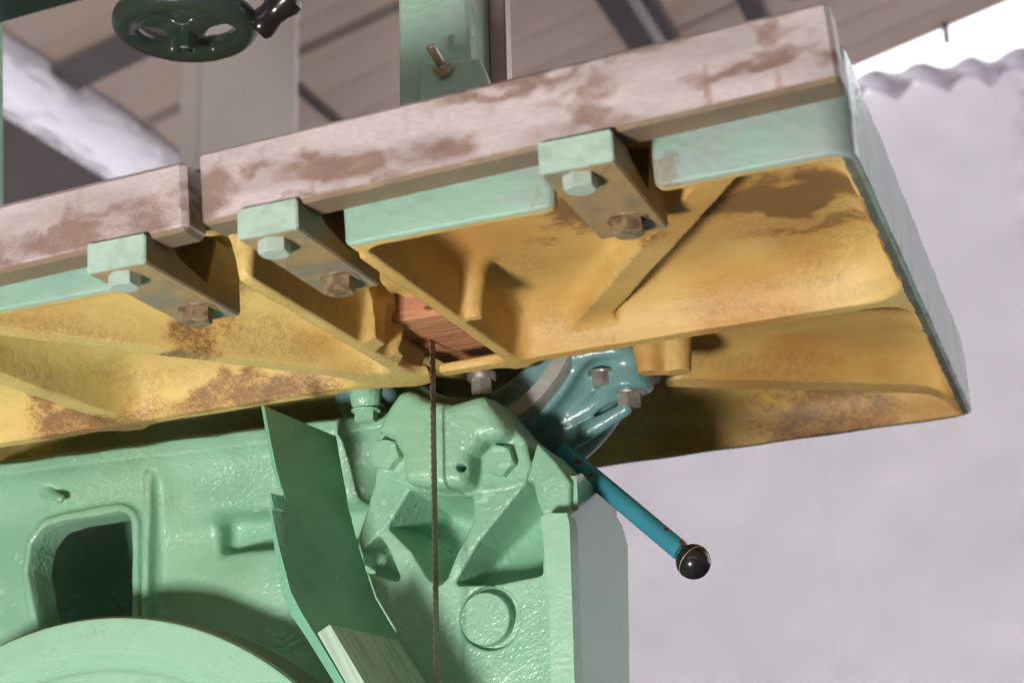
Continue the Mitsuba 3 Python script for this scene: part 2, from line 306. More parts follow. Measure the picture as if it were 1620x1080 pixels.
def painted_wood(p, n, uv):
    g = noise((p.x * 0.88 + p.z * 0.48) * 420, p.y * 260, (p.z * 0.88 - p.x * 0.48) * 9)
    return mix((0.34, 0.48, 0.38), (0.26, 0.38, 0.295), smoothstep(0.35, 0.75, g))
surface('painted_wood', painted_wood, 0.5, lambda p, n, uv: 0.0006 * noise((p.x * 0.88 + p.z * 0.48) * 420, p.y * 260, (p.z * 0.88 - p.x * 0.48) * 9), 0.8)
surface('brown_bar', lambda p, n, uv: mix((0.20, 0.125, 0.095), (0.34, 0.25, 0.22), noise(p.x * 150, p.y * 150, p.z * 12)), 0.35, metallic=0.3)
surface('rubber', (0.11, 0.10, 0.05), 0.6)
scene['roof_sheet'] = {'type': 'principledthin', 'base_color': mikit.proc(lambda p, n, uv: mix(mix((0.70, 0.61, 0.56), (0.64, 0.555, 0.505), noise(p.x * 0.8, p.y * 9, 0)), (0.74, 0.65, 0.60), fbm(p.x * 1.5, p.y * 1.5, p.z))), 'roughness': 0.6, 'diff_trans': 0.62}
surface('roof_dark', (0.13, 0.115, 0.105), 0.6)
surface('roof_beam', lambda p, n, uv: mix((0.22, 0.20, 0.19), (0.27, 0.245, 0.235), fbm(p.x * 5, p.y * 2, p.z * 5)), 0.6)
surface('pale_steel', lambda p, n, uv: mix((0.76, 0.725, 0.715), (0.70, 0.665, 0.66), fbm(p.x * 12, p.y * 12, p.z * 2.5)), 0.5)
scene['curtain_sheet'] = {'type': 'principledthin', 'base_color': mikit.proc(lambda p, n, uv: mix(mix((0.72, 0.655, 0.70), (0.66, 0.60, 0.64), fbm(p.x * 1.6, p.y, p.z * 1.6)), (0.69, 0.63, 0.67), fbm(p.x * 5, p.y * 7, p.z * 4))),
                          'roughness': 0.42, 'diff_trans': 1.3, 'eta': 1.45}
scene['tarpaulin'] = {'type': 'principledthin', 'base_color': mikit.proc(lambda p, n, uv: mix(mix((0.76, 0.72, 0.77), (0.70, 0.67, 0.71), fbm(p.x * 3, p.y * 3, p.z * 3)), (0.64, 0.61, 0.66), fbm(p.x * 3, p.y * 4.5, p.z * 9))), 'roughness': 0.25, 'diff_trans': 1.5, 'eta': 1.6}
scene['hem_sheet'] = {'type': 'principledthin', 'base_color': rgb(0.66, 0.62, 0.68), 'roughness': 0.25, 'diff_trans': 0.8, 'eta': 1.6}
surface('grey_wall', lambda p, n, uv: mix((0.15, 0.13, 0.13), (0.20, 0.17, 0.17), fbm(p.x * 3, p.y * 3, p.z * 8)), 0.7)

# ------------------------------------------------------------------ the hall: roof, posts, curtain, left wall
SL = 0.28                                               # pitch of the roof
def zr(x): return 2.873 + SL * x
labels['flood_lamp'] = {'label': 'square flood lamp standing low in front of the saw', 'category': 'lamp'}
thing('roof', 'brown corrugated sheet roof rising to the right above the machine', 'roof')
xa, xb, ya, yb = -3.06, 3.4, -6.0, 6.0
def roof_sheet(y0, y1):
    ys = np.arange(y0, y1 + 1e-6, 0.02); ph = (ys / 0.24) % 1.0
    hz = 0.012 * np.clip((np.abs(ph - 0.5) - 0.36) / 0.06, 0, 1)
    V, F = [], []
    for x in (xa, xb):
        for off in (0.0, 0.002):
            V += [(x, y, zr(x) + z + off) for y, z in zip(ys, hz)]
    n = len(ys)
    for i in range(n - 1):
        F += [[i, i + 1, 2 * n + i + 1], [i, 2 * n + i + 1, 2 * n + i], [n + i, 3 * n + i + 1, n + i + 1], [n + i, 3 * n + i, 3 * n + i + 1]]
    return trimesh.Trimesh(V, F, process=False)
edges = np.linspace(ya, yb, 13)
for a, b in zip(edges[:-1], edges[1:]): put('roof__sheet', roof_sheet(a - 0.03, b + 0.03 if b < yb else b), 'roof_sheet', smooth=20, to=T4().translate([0, 0, 0.006 * (len([k for k in scene if k.startswith('roof__sheet')]) % 2)]))
def along_roof(x0, x1, y, w, h, drop=0.0):            # beam that follows the pitch
    s = [[(x, y - w / 2, zr(x) - drop - h), (x, y + w / 2, zr(x) - drop - h), (x, y + w / 2, zr(x) - drop), (x, y - w / 2, zr(x) - drop)] for x in (x0, x1)]
    return solid(s)
def along_y(x, y0, y1, w, h, drop):
    z = zr(x) - drop
    return trimesh.creation.box(bounds=[[x - w / 2, y0, z - h], [x + w / 2, y1, z]])
for yy in (3.50, 0.6, -2.3): put('roof__rafter', along_roof(xa, xb, yy, 0.17, 0.02, 0.012), 'roof_beam')
for xx in (-2.475, 0.9, 2.1): put('roof__purlin', along_y(xx, ya, yb - 0.02, 0.028, 0.03, 0.012), 'roof_dark')
put('roof__hanger', rbox(-0.32, -0.295, 5.9, 5.93, 2.70, zr(-0.3)), 'roof_dark')

thing('truss_girder', 'dark steel girder with pale bottom flange under the roof, right of the guide post', 'girder')
gz = 2.50
put('truss_girder__web', trimesh.creation.box(bounds=[[-1.40, 3.0, 2.38], [-1.285, 6.0, 2.42]]), 'roof_dark')
put('truss_girder__flange', rbox(-1.285, -1.25, 3.0, 6.0, 2.365, 2.42), 'pale_steel')
put('truss_girder__web', trimesh.creation.box(bounds=[[-1.25, 3.0, 2.38], [-1.205, 6.0, 2.42]]), 'roof_dark')
put('truss_girder__brace', rod((-1.27, 4.5, 2.42), (-1.22, 4.4, zr(-1.2)), 0.02), 'pale_steel')
thing('roof_truss', 'open lattice roof truss with thin diagonal braces just behind the right rail end', 'truss')
put('roof_truss__chord', rbox(-0.98, -0.90, 3.2, 5.6, 2.50, 2.56), 'roof_dark')
put('roof_truss__chord', rbox(-0.80, -0.74, 3.2, 4.9, 2.52, 2.58), 'roof_beam')
for a, b in (((-0.98, 4.6, 2.60), (-0.72, 4.9, 2.60)), ((-0.90, 4.9, 2.60), (-0.80, 4.6, 2.56)), ((-0.70, 4.6, 2.50), (-0.66, 4.75, 2.68)), ((-0.95, 4.3, 2.57), (-0.70, 4.6, 2.53))):
    put('roof_truss__brace', rod(a, b, 0.014), 'pale_steel')

thing('steel_column', 'pale grey steel hall column behind the handwheel, one flange brighter', 'column')
py = 2.7
PX = [p[0] for p in [(-2.1053, 1.476), (-2.0572, 1.468), (-1.8312, 1.4302), (-1.7576, 1.4179)]]
put('steel_column__web', rbox(PX[1] + 0.004, PX[2], py + 0.02, py + 0.04, -1.0, zr(PX[1]) - 0.02), 'pale_steel')
put('steel_column__flange', rbox(PX[2], PX[3] - 0.006, py, py + 0.018, -1.0, zr(PX[2]) - 0.02), 'pale_steel')
put('steel_column__flange', rbox(PX[0], PX[1] - 0.012, py, py + 0.04, -1.0, zr(PX[0]) - 0.02), 'pale_steel')
put('steel_column__lip', rbox(PX[1] - 0.012, PX[1] + 0.004, py - 0.01, py + 0.03, -1.0, zr(PX[0]) - 0.02), 'pale_steel')

def sheet(P, nu, nv, thick=0.004):
    """cloth from a function of u, v in 0..1"""
    u, v = np.meshgrid(np.linspace(0, 1, nu), np.linspace(0, 1, nv), indexing='ij')
    V = P(u.ravel(), v.ravel()); i = np.arange(nu * nv).reshape(nu, nv)
    a, b, c, d = i[:-1, :-1].ravel(), i[1:, :-1].ravel(), i[1:, 1:].ravel(), i[:-1, 1:].ravel()
    F = np.vstack([np.stack([a, b, c], 1), np.stack([a, c, d], 1)])
    return trimesh.Trimesh(V, F, process=False)
thing('plastic_curtain', 'large pale lilac plastic sheet hanging behind the right side of the machine', 'curtain')
def curtain(u, v):
    x = -4.2 + 6.2 * u; z = -1.2 + (1.2 + np.minimum(2.645, zr(x) + 0.15)) * v
    q = np.stack([x * 1.1, z * 0.35, 0 * x], 1); q2 = np.stack([x * 3.1, z * 2.6, 0 * x + 4], 1)
    y = 6.14 + 0.14 * (meshkit.fbm(q, 3) - 0.5) + 0.035 * (meshkit.fbm(q2, 3, 7) - 0.5)
    crease = np.abs(np.sin(x * 1.9 + 0.25 * z + 2.2 * meshkit.noise(q * 1.3, 5)))
    y = y + 0.012 * np.exp(-(crease / 0.06) ** 2) + 0.012 * (meshkit.fbm(np.stack([x * 1.6 + 3, z * 2.2 + x, 0 * x], 1), 2, 11) - 0.5)
    w = np.exp(-((x - 0.02) / 0.08) ** 2)            # bunched folds near the right border
    y = y + 0.22 * w * (meshkit.fbm(np.stack([x * 8, z * 7, 0 * x], 1), 3, 9) - 0.5)
    return np.stack([x, y, z], 1)
put('plastic_curtain__sheet', sheet(curtain, 460, 240), 'curtain_sheet', smooth=True)
def hem(u, v):
    x = -0.9 + 2.9 * u
    sc = np.abs(np.sin(x * 15.5 + 1.3 * np.sin(x * 4.1)))
    top = 2.656 + 0.006 * np.sin(x * 9) + 0.004 * np.sin(x * 31); bot = 2.525 + 0.045 * sc
    z = bot + (top - bot) * v
    y = 5.99 + 0.035 * np.sin(v * 6 + x * 31) + 0.03 * np.abs(np.sin(x * 15.5)) + 0.05 * (meshkit.noise(np.stack([x * 13, v * 3, 0 * x], 1)) - 0.5)
    return np.stack([x, y, z], 1)
put('plastic_curtain__hem', sheet(hem, 500, 24), 'hem_sheet', smooth=True, label='gathered scalloped top hem')

thing('silver_tarpaulin', 'shiny crumpled silver tarpaulin along the upper left wall', 'tarpaulin')
def tarp(u, v):
    y = -3 + 9.4 * u; z = 1.66 + (0.365 + 0.030 * np.clip((y - 3.0) / 1.4, 0, 2)) * v
    q = np.stack([y * 2.2, z * 5, 0 * y], 1)
    x = -3.0 + (1 - v ** 6) * (0.04 * (meshkit.fbm(q * 1.6, 3) - 0.5) + 0.03 * np.sin(v * 9 + y * 0.5) + 0.11 * np.abs(meshkit.fbm(q * 2.2, 3, 3) - 0.5) + 0.02 * np.abs(meshkit.noise(q * 6, 8) - 0.5))
    return np.stack([x, y, z], 1)
put('silver_tarpaulin', sheet(tarp, 540, 60), 'tarpaulin', smooth=True)
thing('grey_wall', 'dark grey wall panel under the silver tarpaulin at the left, plus unseen walls added against ambient light', 'wall')
put('grey_wall__panel', rbox(-3.06, -2.93, -6.0, 6.6, -1.0, 1.690), 'grey_wall')
put('grey_wall__panel', rbox(-3.02, 3.6, -6.1, -6.0, -1.0, 1.8), 'pale_steel')  # unseen front wall, added to hold back ambient light from the opening
put('grey_wall__panel', rbox(3.4, 3.5, -6.0, 2.6, -1.0, 4.0), 'pale_steel')  # unseen right wall, likewise added to cut ambient light on the saw

# ------------------------------------------------------------------ the band saw: table
thing('band_saw', 'large pale green band saw with a tilted cast table, yellow underneath, seen from below', 'band saw')
CEIL = 0.055
NOTCH = [(-0.586, -0.523, 0.056), (-0.53, -0.503, 0.034), (-0.503, -0.392, 0.056), (-0.220, -0.146, 0.056)]
def table_sdf(X, Y, Z):
    o2 = rrect(X, Y, -1.03, 0.0, 0.0, 0.90, 0.024)
    dr_ = np.maximum(Z, 0)
    def wall(d2, half, zb, draft=0.14): return np.maximum(d2 - half - draft * dr_, zb - Z)
    skirt = -(o2 + 0.013 + 0.10 * dr_)
    d = CEIL - Z
    d = smin(d, np.maximum(skirt, -0.001 - Z), 0.035)
    d = smin(d, wall(np.abs(Y - 0.388), 0.008, 0.0, 0.24), 0.05)                              # cross rib
    for x, lo in ((-0.3865, 0.0), (-0.492, 0.0)):
        s = np.maximum(np.abs(X - x), np.maximum(Y - 0.40, -Y))
        d = smin(d, wall(s, 0.0060, lo, 0.12), 0.022)                                         # the two ribs beside the blade slot
    d = smin(d, wall(seg2(X, Y, (-0.078, 0.02), (-0.310, 0.385)), 0.013, 0.026, 0.05), 0.012)
    d = smin(d, wall(seg2(X, Y, (-0.752, 0.02), (-0.512, 0.385)), 0.010, 0.001, 0.22), 0.04)
    d = smin(d, wall(seg2(X, Y, (-0.828, 0.05), (-0.815, 0.40)), 0.010, 0.004, 0.30), 0.03)
    d = smin(d, wall(seg2(X, Y, (-0.280, 0.62), (-0.015, 0.83)), 0.012, 0.018, 0.24), 0.04)
    for cx, cy, r, zb in ((-0.369, 0.232, 0.0065, 0.0), (-0.480, 0.262, 0.012, 0.004), (-0.483, 0.318, 0.008, 0.006), (-0.283, 0.505, 0.012, 0.002), (-0.256, 0.515, 0.012, 0.001)):
        d = smin(d, wall(np.sqrt((X - cx) ** 2 + (Y - cy) ** 2), r, zb, 0.12), 0.014)         # cast bosses
    oct_ = np.maximum(np.maximum(slab(X, -0.494, -0.396), slab(Y, 0.315, 0.48)), (np.abs(X + 0.445) + np.abs(Y - 0.398) - 0.115) * 0.7071)
    d = smax(d, -np.maximum(oct_ + 0.25 * (Z - 0.01), 0.011 - Z), 0.006)
    d = smax(d, smax(o2, Z - 0.089, 0.004), 0.004)
    d = smax(d, -0.0 - Z, 0.003)
    for a, b, zt in NOTCH: d = smax(d, -np.maximum(np.maximum(slab(X, a, b), Y - 0.028), Z - zt), 0.010)
    d = np.maximum(d, -np.maximum(slab(X, -0.4725, -0.4625), np.maximum(Y - 0.42, -Y - 0.1)))  # the sawn blade slot
    return d + 0.0004 * (np.sin(X * 61 + 2 * np.sin(Y * 23)) * np.sin(Y * 57 + Z * 90))
put_cast('band_saw__table', table_sdf, (-1.045, -0.012, -0.012), (0.014, 0.914, 0.1), 0.0034, 'table_paint', TT)
put('band_saw__table__insert', rbox(-0.489, -0.401, 0.302, 0.472, 0.034, 0.087, 0.002), 'wood', to=TT, label='reddish brown wooden insert that the blade runs through')

RT = TT @ T4().translate([-0.25, 0, 0.055]).rotate([0, 1, 0], -1.75).translate([0.25, 0, -0.055])
put('band_saw__rail', rbox(-0.4855, 0.001, -0.05, -0.016, 0.0255, 0.0850, 0.0035), 'rail_steel', to=RT)
put('band_saw__rail', rbox(-1.02, -0.4975, -0.05, -0.016, 0.0255, 0.0830, 0.0045), 'rail_steel', to=RT)

# clamp blocks with two bolts each
prof = [(-0.0555, 0.0), (-0.0555, 0.0235), (-0.016, 0.0255), (-0.004, 0.020), (0.040, 0.012), (0.058, 0.054), (0.098, 0.054), (0.098, 0.002), (0.095, -0.001)]
def clamp(x0, x1):
    from shapely.geometry import Polygon
    m = trimesh.creation.extrude_polygon(Polygon(prof), x1 - x0 - 0.002, engine='earcut')
    v = m.vertices.copy(); m.vertices = np.stack([v[:, 2] + x0 + 0.001, v[:, 0], v[:, 1]], 1)
    n = trimesh.creation.extrude_polygon(Polygon(prof).buffer(-0.001, join_style=2), x1 - x0, engine='earcut')
    v = n.vertices.copy(); n.vertices = np.stack([v[:, 2] + x0, v[:, 0], v[:, 1]], 1)
    m.fix_normals(); n.fix_normals(); return trimesh.util.concatenate([m, n])
for x0, x1, dz, t in ((-0.5805, -0.5295, -0.005, 0.2), (-0.4515, -0.402, -0.001, 0.0), (-0.2135, -0.159, 0.004, 0.1)):
    M = TT @ T4().translate([0, 0, dz]).rotate([0, 1, 0], 0.0)
    k = put('band_saw__clamp_block', clamp(x0, x1), 'clamp_paint', to=M)
    xm = (x0 + x1) / 2
    put(k + '__bolt', aim(bolt(0.0125, 0.0105, turn=math.pi / 6 + t), (xm - 0.003, -0.038, 0.0), (0, 0, -1)), 'pale_bolt', to=M, smooth=20)
    put(k + '__bolt', aim(bolt(0.0125, 0.012, 0.0015, turn=math.pi / 6 - t), (xm + 0.004, 0.063, 0.0), (0, 0, -1)), 'dull_bolt', to=M, smooth=20)

# ------------------------------------------------------------------ main frame casting (left web, window, column front with pockets)
WIN = [(-0.9774, -0.1661), (-0.9742, -0.1366), (-0.9591, -0.1196), (-0.9337, -0.1147), (-0.8631, -0.1107), (-0.8534, -0.1183), (-0.8515, -0.1513), (-0.8466, -0.3044), (-0.9364, -0.3001), (-0.9673, -0.2045)]
COL = [(-0.5572, -0.1109), (-0.5753, -0.1626), (-0.5713, -0.199), (-0.5701, -0.4966), (-0.3627, -0.4996), (-0.3555, -0.2112), (-0.354, -0.1687), (-0.3506, -0.1271), (-0.3647, -0.1059), (-0.3835, -0.0852), (-0.392, -0.1084), (-0.4031, -0.0865), (-0.5515, -0.0692)]
DIA = [(-0.5175, -0.1188), (-0.4838, -0.1294), (-0.4517, -0.1296), (-0.451, -0.156), (-0.4674, -0.1834), (-0.4804, -0.2116), (-0.4898, -0.219), (-0.501, -0.2102), (-0.5181, -0.1821), (-0.5437, -0.1562)]
LFT = [(-0.5685, -0.1759), (-0.552, -0.1632), (-0.5425, -0.1778), (-0.5272, -0.2121), (-0.5481, -0.2063), (-0.5727, -0.1977)]
RGT = [(-0.3896, -0.1174), (-0.4468, -0.1781), (-0.474, -0.2188), (-0.4262, -0.2208), (-0.3823, -0.2148), (-0.3793, -0.1605), (-0.3852, -0.1415)]
BOSS = [(-0.44, -0.2534)][0]
def rounded(pts, r):
    from shapely.geometry import Polygon
    return list(Polygon(pts).buffer(-r).exterior.coords)[:-1]
WIN = rounded(WIN, 0.016)
F0, F1 = [(-1.0055, -0.052), (-0.6821, -0.0444)]
FS = (F1[1] - F0[1]) / (F1[0] - F0[0]); FZ = F0[1] + FS * (-0.759 - F0[0])
RB = [(-0.8262, -0.0732), (-0.825, -0.219), (-0.75, -0.125), (-0.7402, -0.1689), (-0.6766, -0.131), (-0.9607, -0.0801), (-0.9338, -0.0915)]
def frame_sdf(X, Y, Z):
    web = smax(smax(slab(Y, 0.475, 0.515), Z + 0.056, 0.004), X + 0.568, 0.004)
    flange = smax(smax(slab(Y, 0.4425, 0.70), slab(Z - FS * (X + 0.759), FZ - 0.0095, FZ), 0.003), X + 0.54, 0.01)
    d = smin(web, flange, 0.05)
    win = poly2(X, Z, WIN) - 0.016
    lip = smax(np.abs(win - 0.005) - 0.005, slab(Y, 0.466, 0.50), 0.004)
    d = smin(d, lip, 0.008)
    t = np.clip((Z - RB[0][1]) / (RB[1][1] - RB[0][1]), 0, 3)
    rib = smax(smax(np.abs(X - RB[0][0] - t * (RB[1][0] - RB[0][0])) - 0.0042, slab(Y, 0.452, 0.49), 0.004), Z - RB[0][1], 0.006)
    d = smin(d, rib, 0.012)
    d = smin(d, smax(smax(slab(X, RB[2][0] - 0.05, -0.568), slab(Y, 0.457, 0.51), 0.02), slab(Z, RB[2][1] + 0.002, -0.058), 0.02), 0.03)   # thicker pad under the flange
    d = smin(d, capsule(X, Y, Z, (RB[3][0] + 0.045, 0.525, -0.150), (RB[3][0] + 0.045, 0.525, -0.6), 0.062), 0.02)                      # round column flank
    d = smin(d, capsule(X, Y, Z, (RB[5][0], 0.466, RB[5][1]), (RB[6][0], 0.455, RB[6][1]), 0.005), 0.008)                                 # small lug
    d = smax(d, -box3(X, Y, Z, RB[2][0], -0.50, 0.40, 0.508, RB[2][1] - 0.038, RB[2][1], 0.010), 0.010)
    d = smax(d, -np.maximum(win, slab(Y, 0.4, 0.56)), 0.004)
    d = smin(d, smax(smax(slab(X, RB[2][0], -0.568), slab(Y, 0.545, 0.56), 0.003), slab(Z, -0.3, -0.05), 0.003), 0.006)
    d = smin(d, smax(smax(slab(X, -0.62, -0.44), slab(Y, 0.585, 0.70), 0.01), Z + 0.06, 0.01), 0.02)
    d = smin(d, smax(smax(slab(X, -1.4, -0.4), slab(Y, 0.74, 0.76), 0.003), Z + 0.035, 0.003), 0.01)                     # rear wall of the hollow frame
    return d + 0.0004 * np.sin(X * 83 + 3 * np.sin(Z * 31)) * np.sin(Z * 71 + 2 * np.sin(Y * 47))
def column_sdf(X, Y, Z):
    col = smax(poly2(X, Z, COL), slab(Y, 0.44, 0.605), 0.004)
    dia, lf, rg = poly2(X, Z, DIA) - 0.006, poly2(X, Z, LFT) - 0.004, poly2(X, Z, RGT) - 0.004
    col = smax(col, -smax(dia + 0.10 * (Y - 0.44), Y - 0.545 - 0.25 * (Z + 0.14), 0.012), 0.003)
    col = smax(col, -smax(lf + 0.06 * (Y - 0.44), Y - 0.478, 0.008), 0.003)
    col = smax(col, -smax(rg + 0.06 * (Y - 0.44), Y - 0.525 - 0.40 * (Z + 0.15), 0.012), 0.003)
    ring = np.sqrt((X - BOSS[0] - 0.0035) ** 2 + (Z - BOSS[1] - 0.001) ** 2)
    col = smax(col, -np.maximum(ring - 0.0305, Y - 0.449), 0.003)
    return col + 0.0003 * np.sin(X * 83 + 3 * np.sin(Z * 31)) * np.sin(Z * 71 + 2 * np.sin(Y * 47))
DIA, LFT, RGT = rounded(DIA, 0.006), rounded(LFT, 0.004), rounded(RGT, 0.004)
put_cast('band_saw__column', column_sdf, (-0.60, 0.432, -0.50), (-0.35, 0.615, -0.03), 0.0022, 'green_paint')
put_cast('band_saw__frame', frame_sdf, (-1.22, 0.43, -0.50), (-0.43, 0.77, 0.0), 0.0034, 'green_paint')
bo = lathe([(0, 0.0), (0.0253, 0.0), (0.0253, 0.013), (0.0243, 0.0142), (0, 0.0148)], 64)
k = put('band_saw__frame__boss', aim(bo, (BOSS[0], 0.4485, BOSS[1]), (0, -1, 0)), 'green_paint')
put('band_saw__frame__boss_slot', rod((BOSS[0] - 0.010, 0.4338, BOSS[1] - 0.014), (BOSS[0] + 0.010, 0.4338, BOSS[1] + 0.011), 0.0009, n=10, b_=0.0003), 'green_smooth')

SIDE = [(0.4248, -0.1606), (0.4501, -0.1529), (0.4478, -0.1198), (0.4652, -0.1142), (0.5117, -0.1213), (0.5602, -0.1309), (0.6056, -0.1443), (0.6247, -0.163), (0.615, -0.2553), (0.5896, -0.445), (0.4213, -0.4442)]
from shapely.geometry import Polygon
m = trimesh.creation.extrude_polygon(Polygon(SIDE), 0.0245, engine='earcut')
v = m.vertices.copy(); m.vertices = np.stack([v[:, 2] - 0.3715, v[:, 0], v[:, 1]], 1); m.fix_normals()
put('band_saw__side_plate', m, 'green_gloss', smooth=25, label='glossy pale side of the column')
ST = [(-0.3734, -0.1638), (-0.3682, -0.16), (-0.3474, -0.1617), (-0.3453, -0.1733), (-0.3459, -0.4442), (-0.3688, -0.4437), (-0.3679, -0.2492), (-0.3707, -0.2014)]
put('band_saw__edge_strip', extrude_y(ST, 0.414, 0.44, 0.0), 'green_smooth', smooth=25, label='bluish green strip along the front edge of the column')

put('band_saw__base', trimesh.util.concatenate([rbox(-1.30, -0.36, 0.477, 0.513, -0.96, -0.49, 0.004), rbox(-0.57, -0.352, 0.4405, 0.476, -0.96, -0.4985, 0.004), rbox(-1.30, -0.30, 0.15, 0.78, -1.05, -0.955, 0.01), rbox(-1.30, -1.26, 0.30, 0.476, -0.96, -0.02, 0.004)]), 'green_smooth')  # lower body out of view, added to keep ambient light off the frame
put('band_saw__wheel_shaft', rod((-0.818, 0.43, -0.578), (-0.818, 0.477, -0.578), 0.05), 'bare_steel')
# trunnion bearing cap
CAP = [(-0.5429, -0.0512), (-0.5185, -0.0249), (-0.5069, -0.0249), (-0.4839, -0.0383), (-0.4636, -0.0423), (-0.4281, -0.0363), (-0.4121, -0.0616), (-0.3956, -0.0797), (-0.3886, -0.1086), (-0.3956, -0.1273), (-0.4139, -0.132), (-0.4533, -0.133), (-0.4865, -0.1289), (-0.5195, -0.1204), (-0.5473, -0.1071), (-0.5576, -0.0849), (-0.554, -0.0645)]
LOB = [(-0.5345, -0.0541), (-0.5144, -0.0276), (-0.5028, -0.0275), (-0.4799, -0.0409), (-0.4598, -0.0449), (-0.4258, -0.0388), (-0.4087, -0.0653), (-0.4013, -0.0812), (-0.4288, -0.0848), (-0.441, -0.0976), (-0.4442, -0.1286), (-0.4759, -0.129), (-0.5106, -0.1203), (-0.5123, -0.0929), (-0.5223, -0.0746), (-0.54, -0.0665)]
CAP, LOB = rounded(CAP, 0.008), rounded(LOB, 0.009)
def cap_sdf(X, Y, Z):
    ear = smax(poly2(X, Z, CAP) - 0.008, slab(Y, 0.437, 0.52), 0.006)
    lob = smax(poly2(X, Z, LOB) - 0.0085, slab(Y, 0.399 + 1.0 * (X + 0.495) ** 2, 0.50), 0.014)
    d = smin(ear, lob, 0.005)
    h = [(-0.45, -0.1108)][0]
    d = smax(d, -np.maximum(np.sqrt((X - h[0]) ** 2 + (Z - h[1]) ** 2) - 0.0042, Y - 0.43), 0.002)
    return d + 0.0003 * np.sin(X * 140 + 3 * np.sin(Z * 90)) * np.sin(Z * 120)
put_cast('band_saw__bearing_cap', cap_sdf, (-0.60, 0.39, -0.15), (-0.37, 0.535, 0.01), 0.002, 'green_paint')
for q in [(-0.5398, -0.0844), (-0.4195, -0.1019)]:
    put('band_saw__bearing_cap__bolt', aim(bolt(0.0165, 0.014, turn=0.25), (q[0], 0.4385, q[1]), (0, -1, 0)), 'green_paint', smooth=20)

# ------------------------------------------------------------------ trunnion (blue), scale, bolts, lever
AX = [(-0.4877, 0.0772)][0]
FINS = [[(-0.4081, -0.0307), (-0.3506, -0.0003)], [(-0.399, -0.0491), (-0.3323, -0.0197)], [(-0.3837, -0.0653), (-0.3183, -0.0385)]]
TB = [[(-0.3365, 0.0005)][0], [(-0.3142, -0.0203)][0]]
def tr_sdf(X, Y, Z):
    r = np.sqrt((X - AX[0]) ** 2 + (Z - AX[1]) ** 2)
    a = np.arctan2(-(Z - AX[1]), X - AX[0])
    prof = np.sqrt(np.maximum(r - 0.125, 0) ** 2 + (Y - 0.585) ** 2 * 1.1)
    lobe = prof - 0.060
    lobe = smax(lobe, -(a - 0.22), 0.012)
    lobe = smax(lobe, 0.085 - r, 0.01)
    for p0, p1 in FINS: lobe = smin(lobe, capsule(X, Y, Z, (p0[0], 0.545, p0[1]), (p1[0], 0.533, p1[1]), 0.009, 0.007), 0.012)
    back = smax(smax(r - 0.150, slab(Y, 0.505, 0.60), 0.006), 0.098 - r, 0.004)
    back = smax(back, Z - 0.012, 0.004)
    d = smin(lobe, back, 0.012)
    fl = smax(smax(rrect(X, Y, -0.392, -0.300, 0.496, 0.64, 0.022), slab(Z, 0.010, 0.034), 0.008), -1 - Z, 0.01)
    fl2 = smax(np.sqrt((X - TB[1][0]) ** 2 + (Y - 0.535) ** 2) - 0.026, slab(Z, TB[1][1], 0.016), 0.006)
    d = smin(d, smin(fl, fl2, 0.012), 0.016)
    return smax(d, Z - 0.03, 0.003)
put_cast('band_saw__trunnion', tr_sdf, (-0.72, 0.485, -0.16), (-0.27, 0.70, 0.04), 0.0028, 'blue_paint', label='teal blue tilting trunnion casting')
def arc_band(r0, r1, a0, a1, y0, y1, n=48):
    out = []
    for a in np.linspace(math.radians(a0), math.radians(a1), n):
        c, s = math.cos(a), -math.sin(a)
        P = lambda r, y: (AX[0] + r * c, y, AX[1] + r * s)
        out.append([P(r0, y0), P(r1, y0 - 0.0), P(r1 + 0.004, y0 + 0.012), P(r1 + 0.004, y1), P(r0, y1)])
    return solid(out)
put('band_saw__trunnion__scale', arc_band(0.125, 0.1395, 15, 165, 0.490, 0.512), 'scale_steel', smooth=25, label='bare steel arc scale')
for (bx, bz), y in zip(TB, (0.522, 0.535)):
    put('band_saw__trunnion__bolt', aim(bolt(0.0130, 0.0125, 0.003, turn=0.35), (bx, y, bz), (0, 0, -1)), 'bare_steel', smooth=20)
nut = [(-0.4471, -0.0033)][0]
put('band_saw__trunnion__nut', aim(bolt(0.0115, 0.016, 0.008, turn=0.3), (nut[0], 0.46, nut[1]), (0, 0, -1)), 'bare_steel', smooth=20, label='grey steel nut hanging under the cross rib')
lug = [(-0.5562, -0.0158), (-0.5562, -0.0381)]
put('band_saw__trunnion__lug', lathe([(0, -0.032), (0.010, -0.032), (0.0145, -0.027), (0.0165, -0.018), (0.0165, 0.02), (0, 0.02)], 32, at=(lug[0][0], 0.418, lug[0][1] + 0.008)), 'green_paint', label='pale green round lug at the left end of the trunnion')
put('band_saw__trunnion__bolt', aim(bolt(0.0115, 0.011, 0.002, turn=0.5), (lug[0][0], 0.418, lug[0][1] - 0.0235), (0, 0, -1)), 'green_paint', smooth=20)

L0 = ([(-0.3695, -0.092)][0]); L1 = [(-0.252, -0.1978)][0]; LB = [(-0.2396, -0.209)][0]
put('band_saw__lever', rod((L0[0] - 0.02, 0.537, L0[1] + 0.018), (L1[0], 0.47, L1[1]), 0.0098, 0.0098), 'lever_paint', label='bright blue tilt locking lever with worn paint')
ball = trimesh.creation.icosphere(4, 0.0168); 
put('band_saw__lever__ball_knob', ball.apply_translation((LB[0], 0.465, LB[1])), 'black_knob', smooth=True, label='glossy black ball knob with a pale seam')
ld = np.array([L1[0] - L0[0], -0.06, L1[1] - L0[1]]); ld /= np.linalg.norm(ld)
sm = trimesh.creation.torus(0.0166, 0.0005, 48, 8); put('band_saw__lever__seam', aim(sm, (LB[0], 0.465, LB[1]), ld), 'tooth_steel', smooth=True)

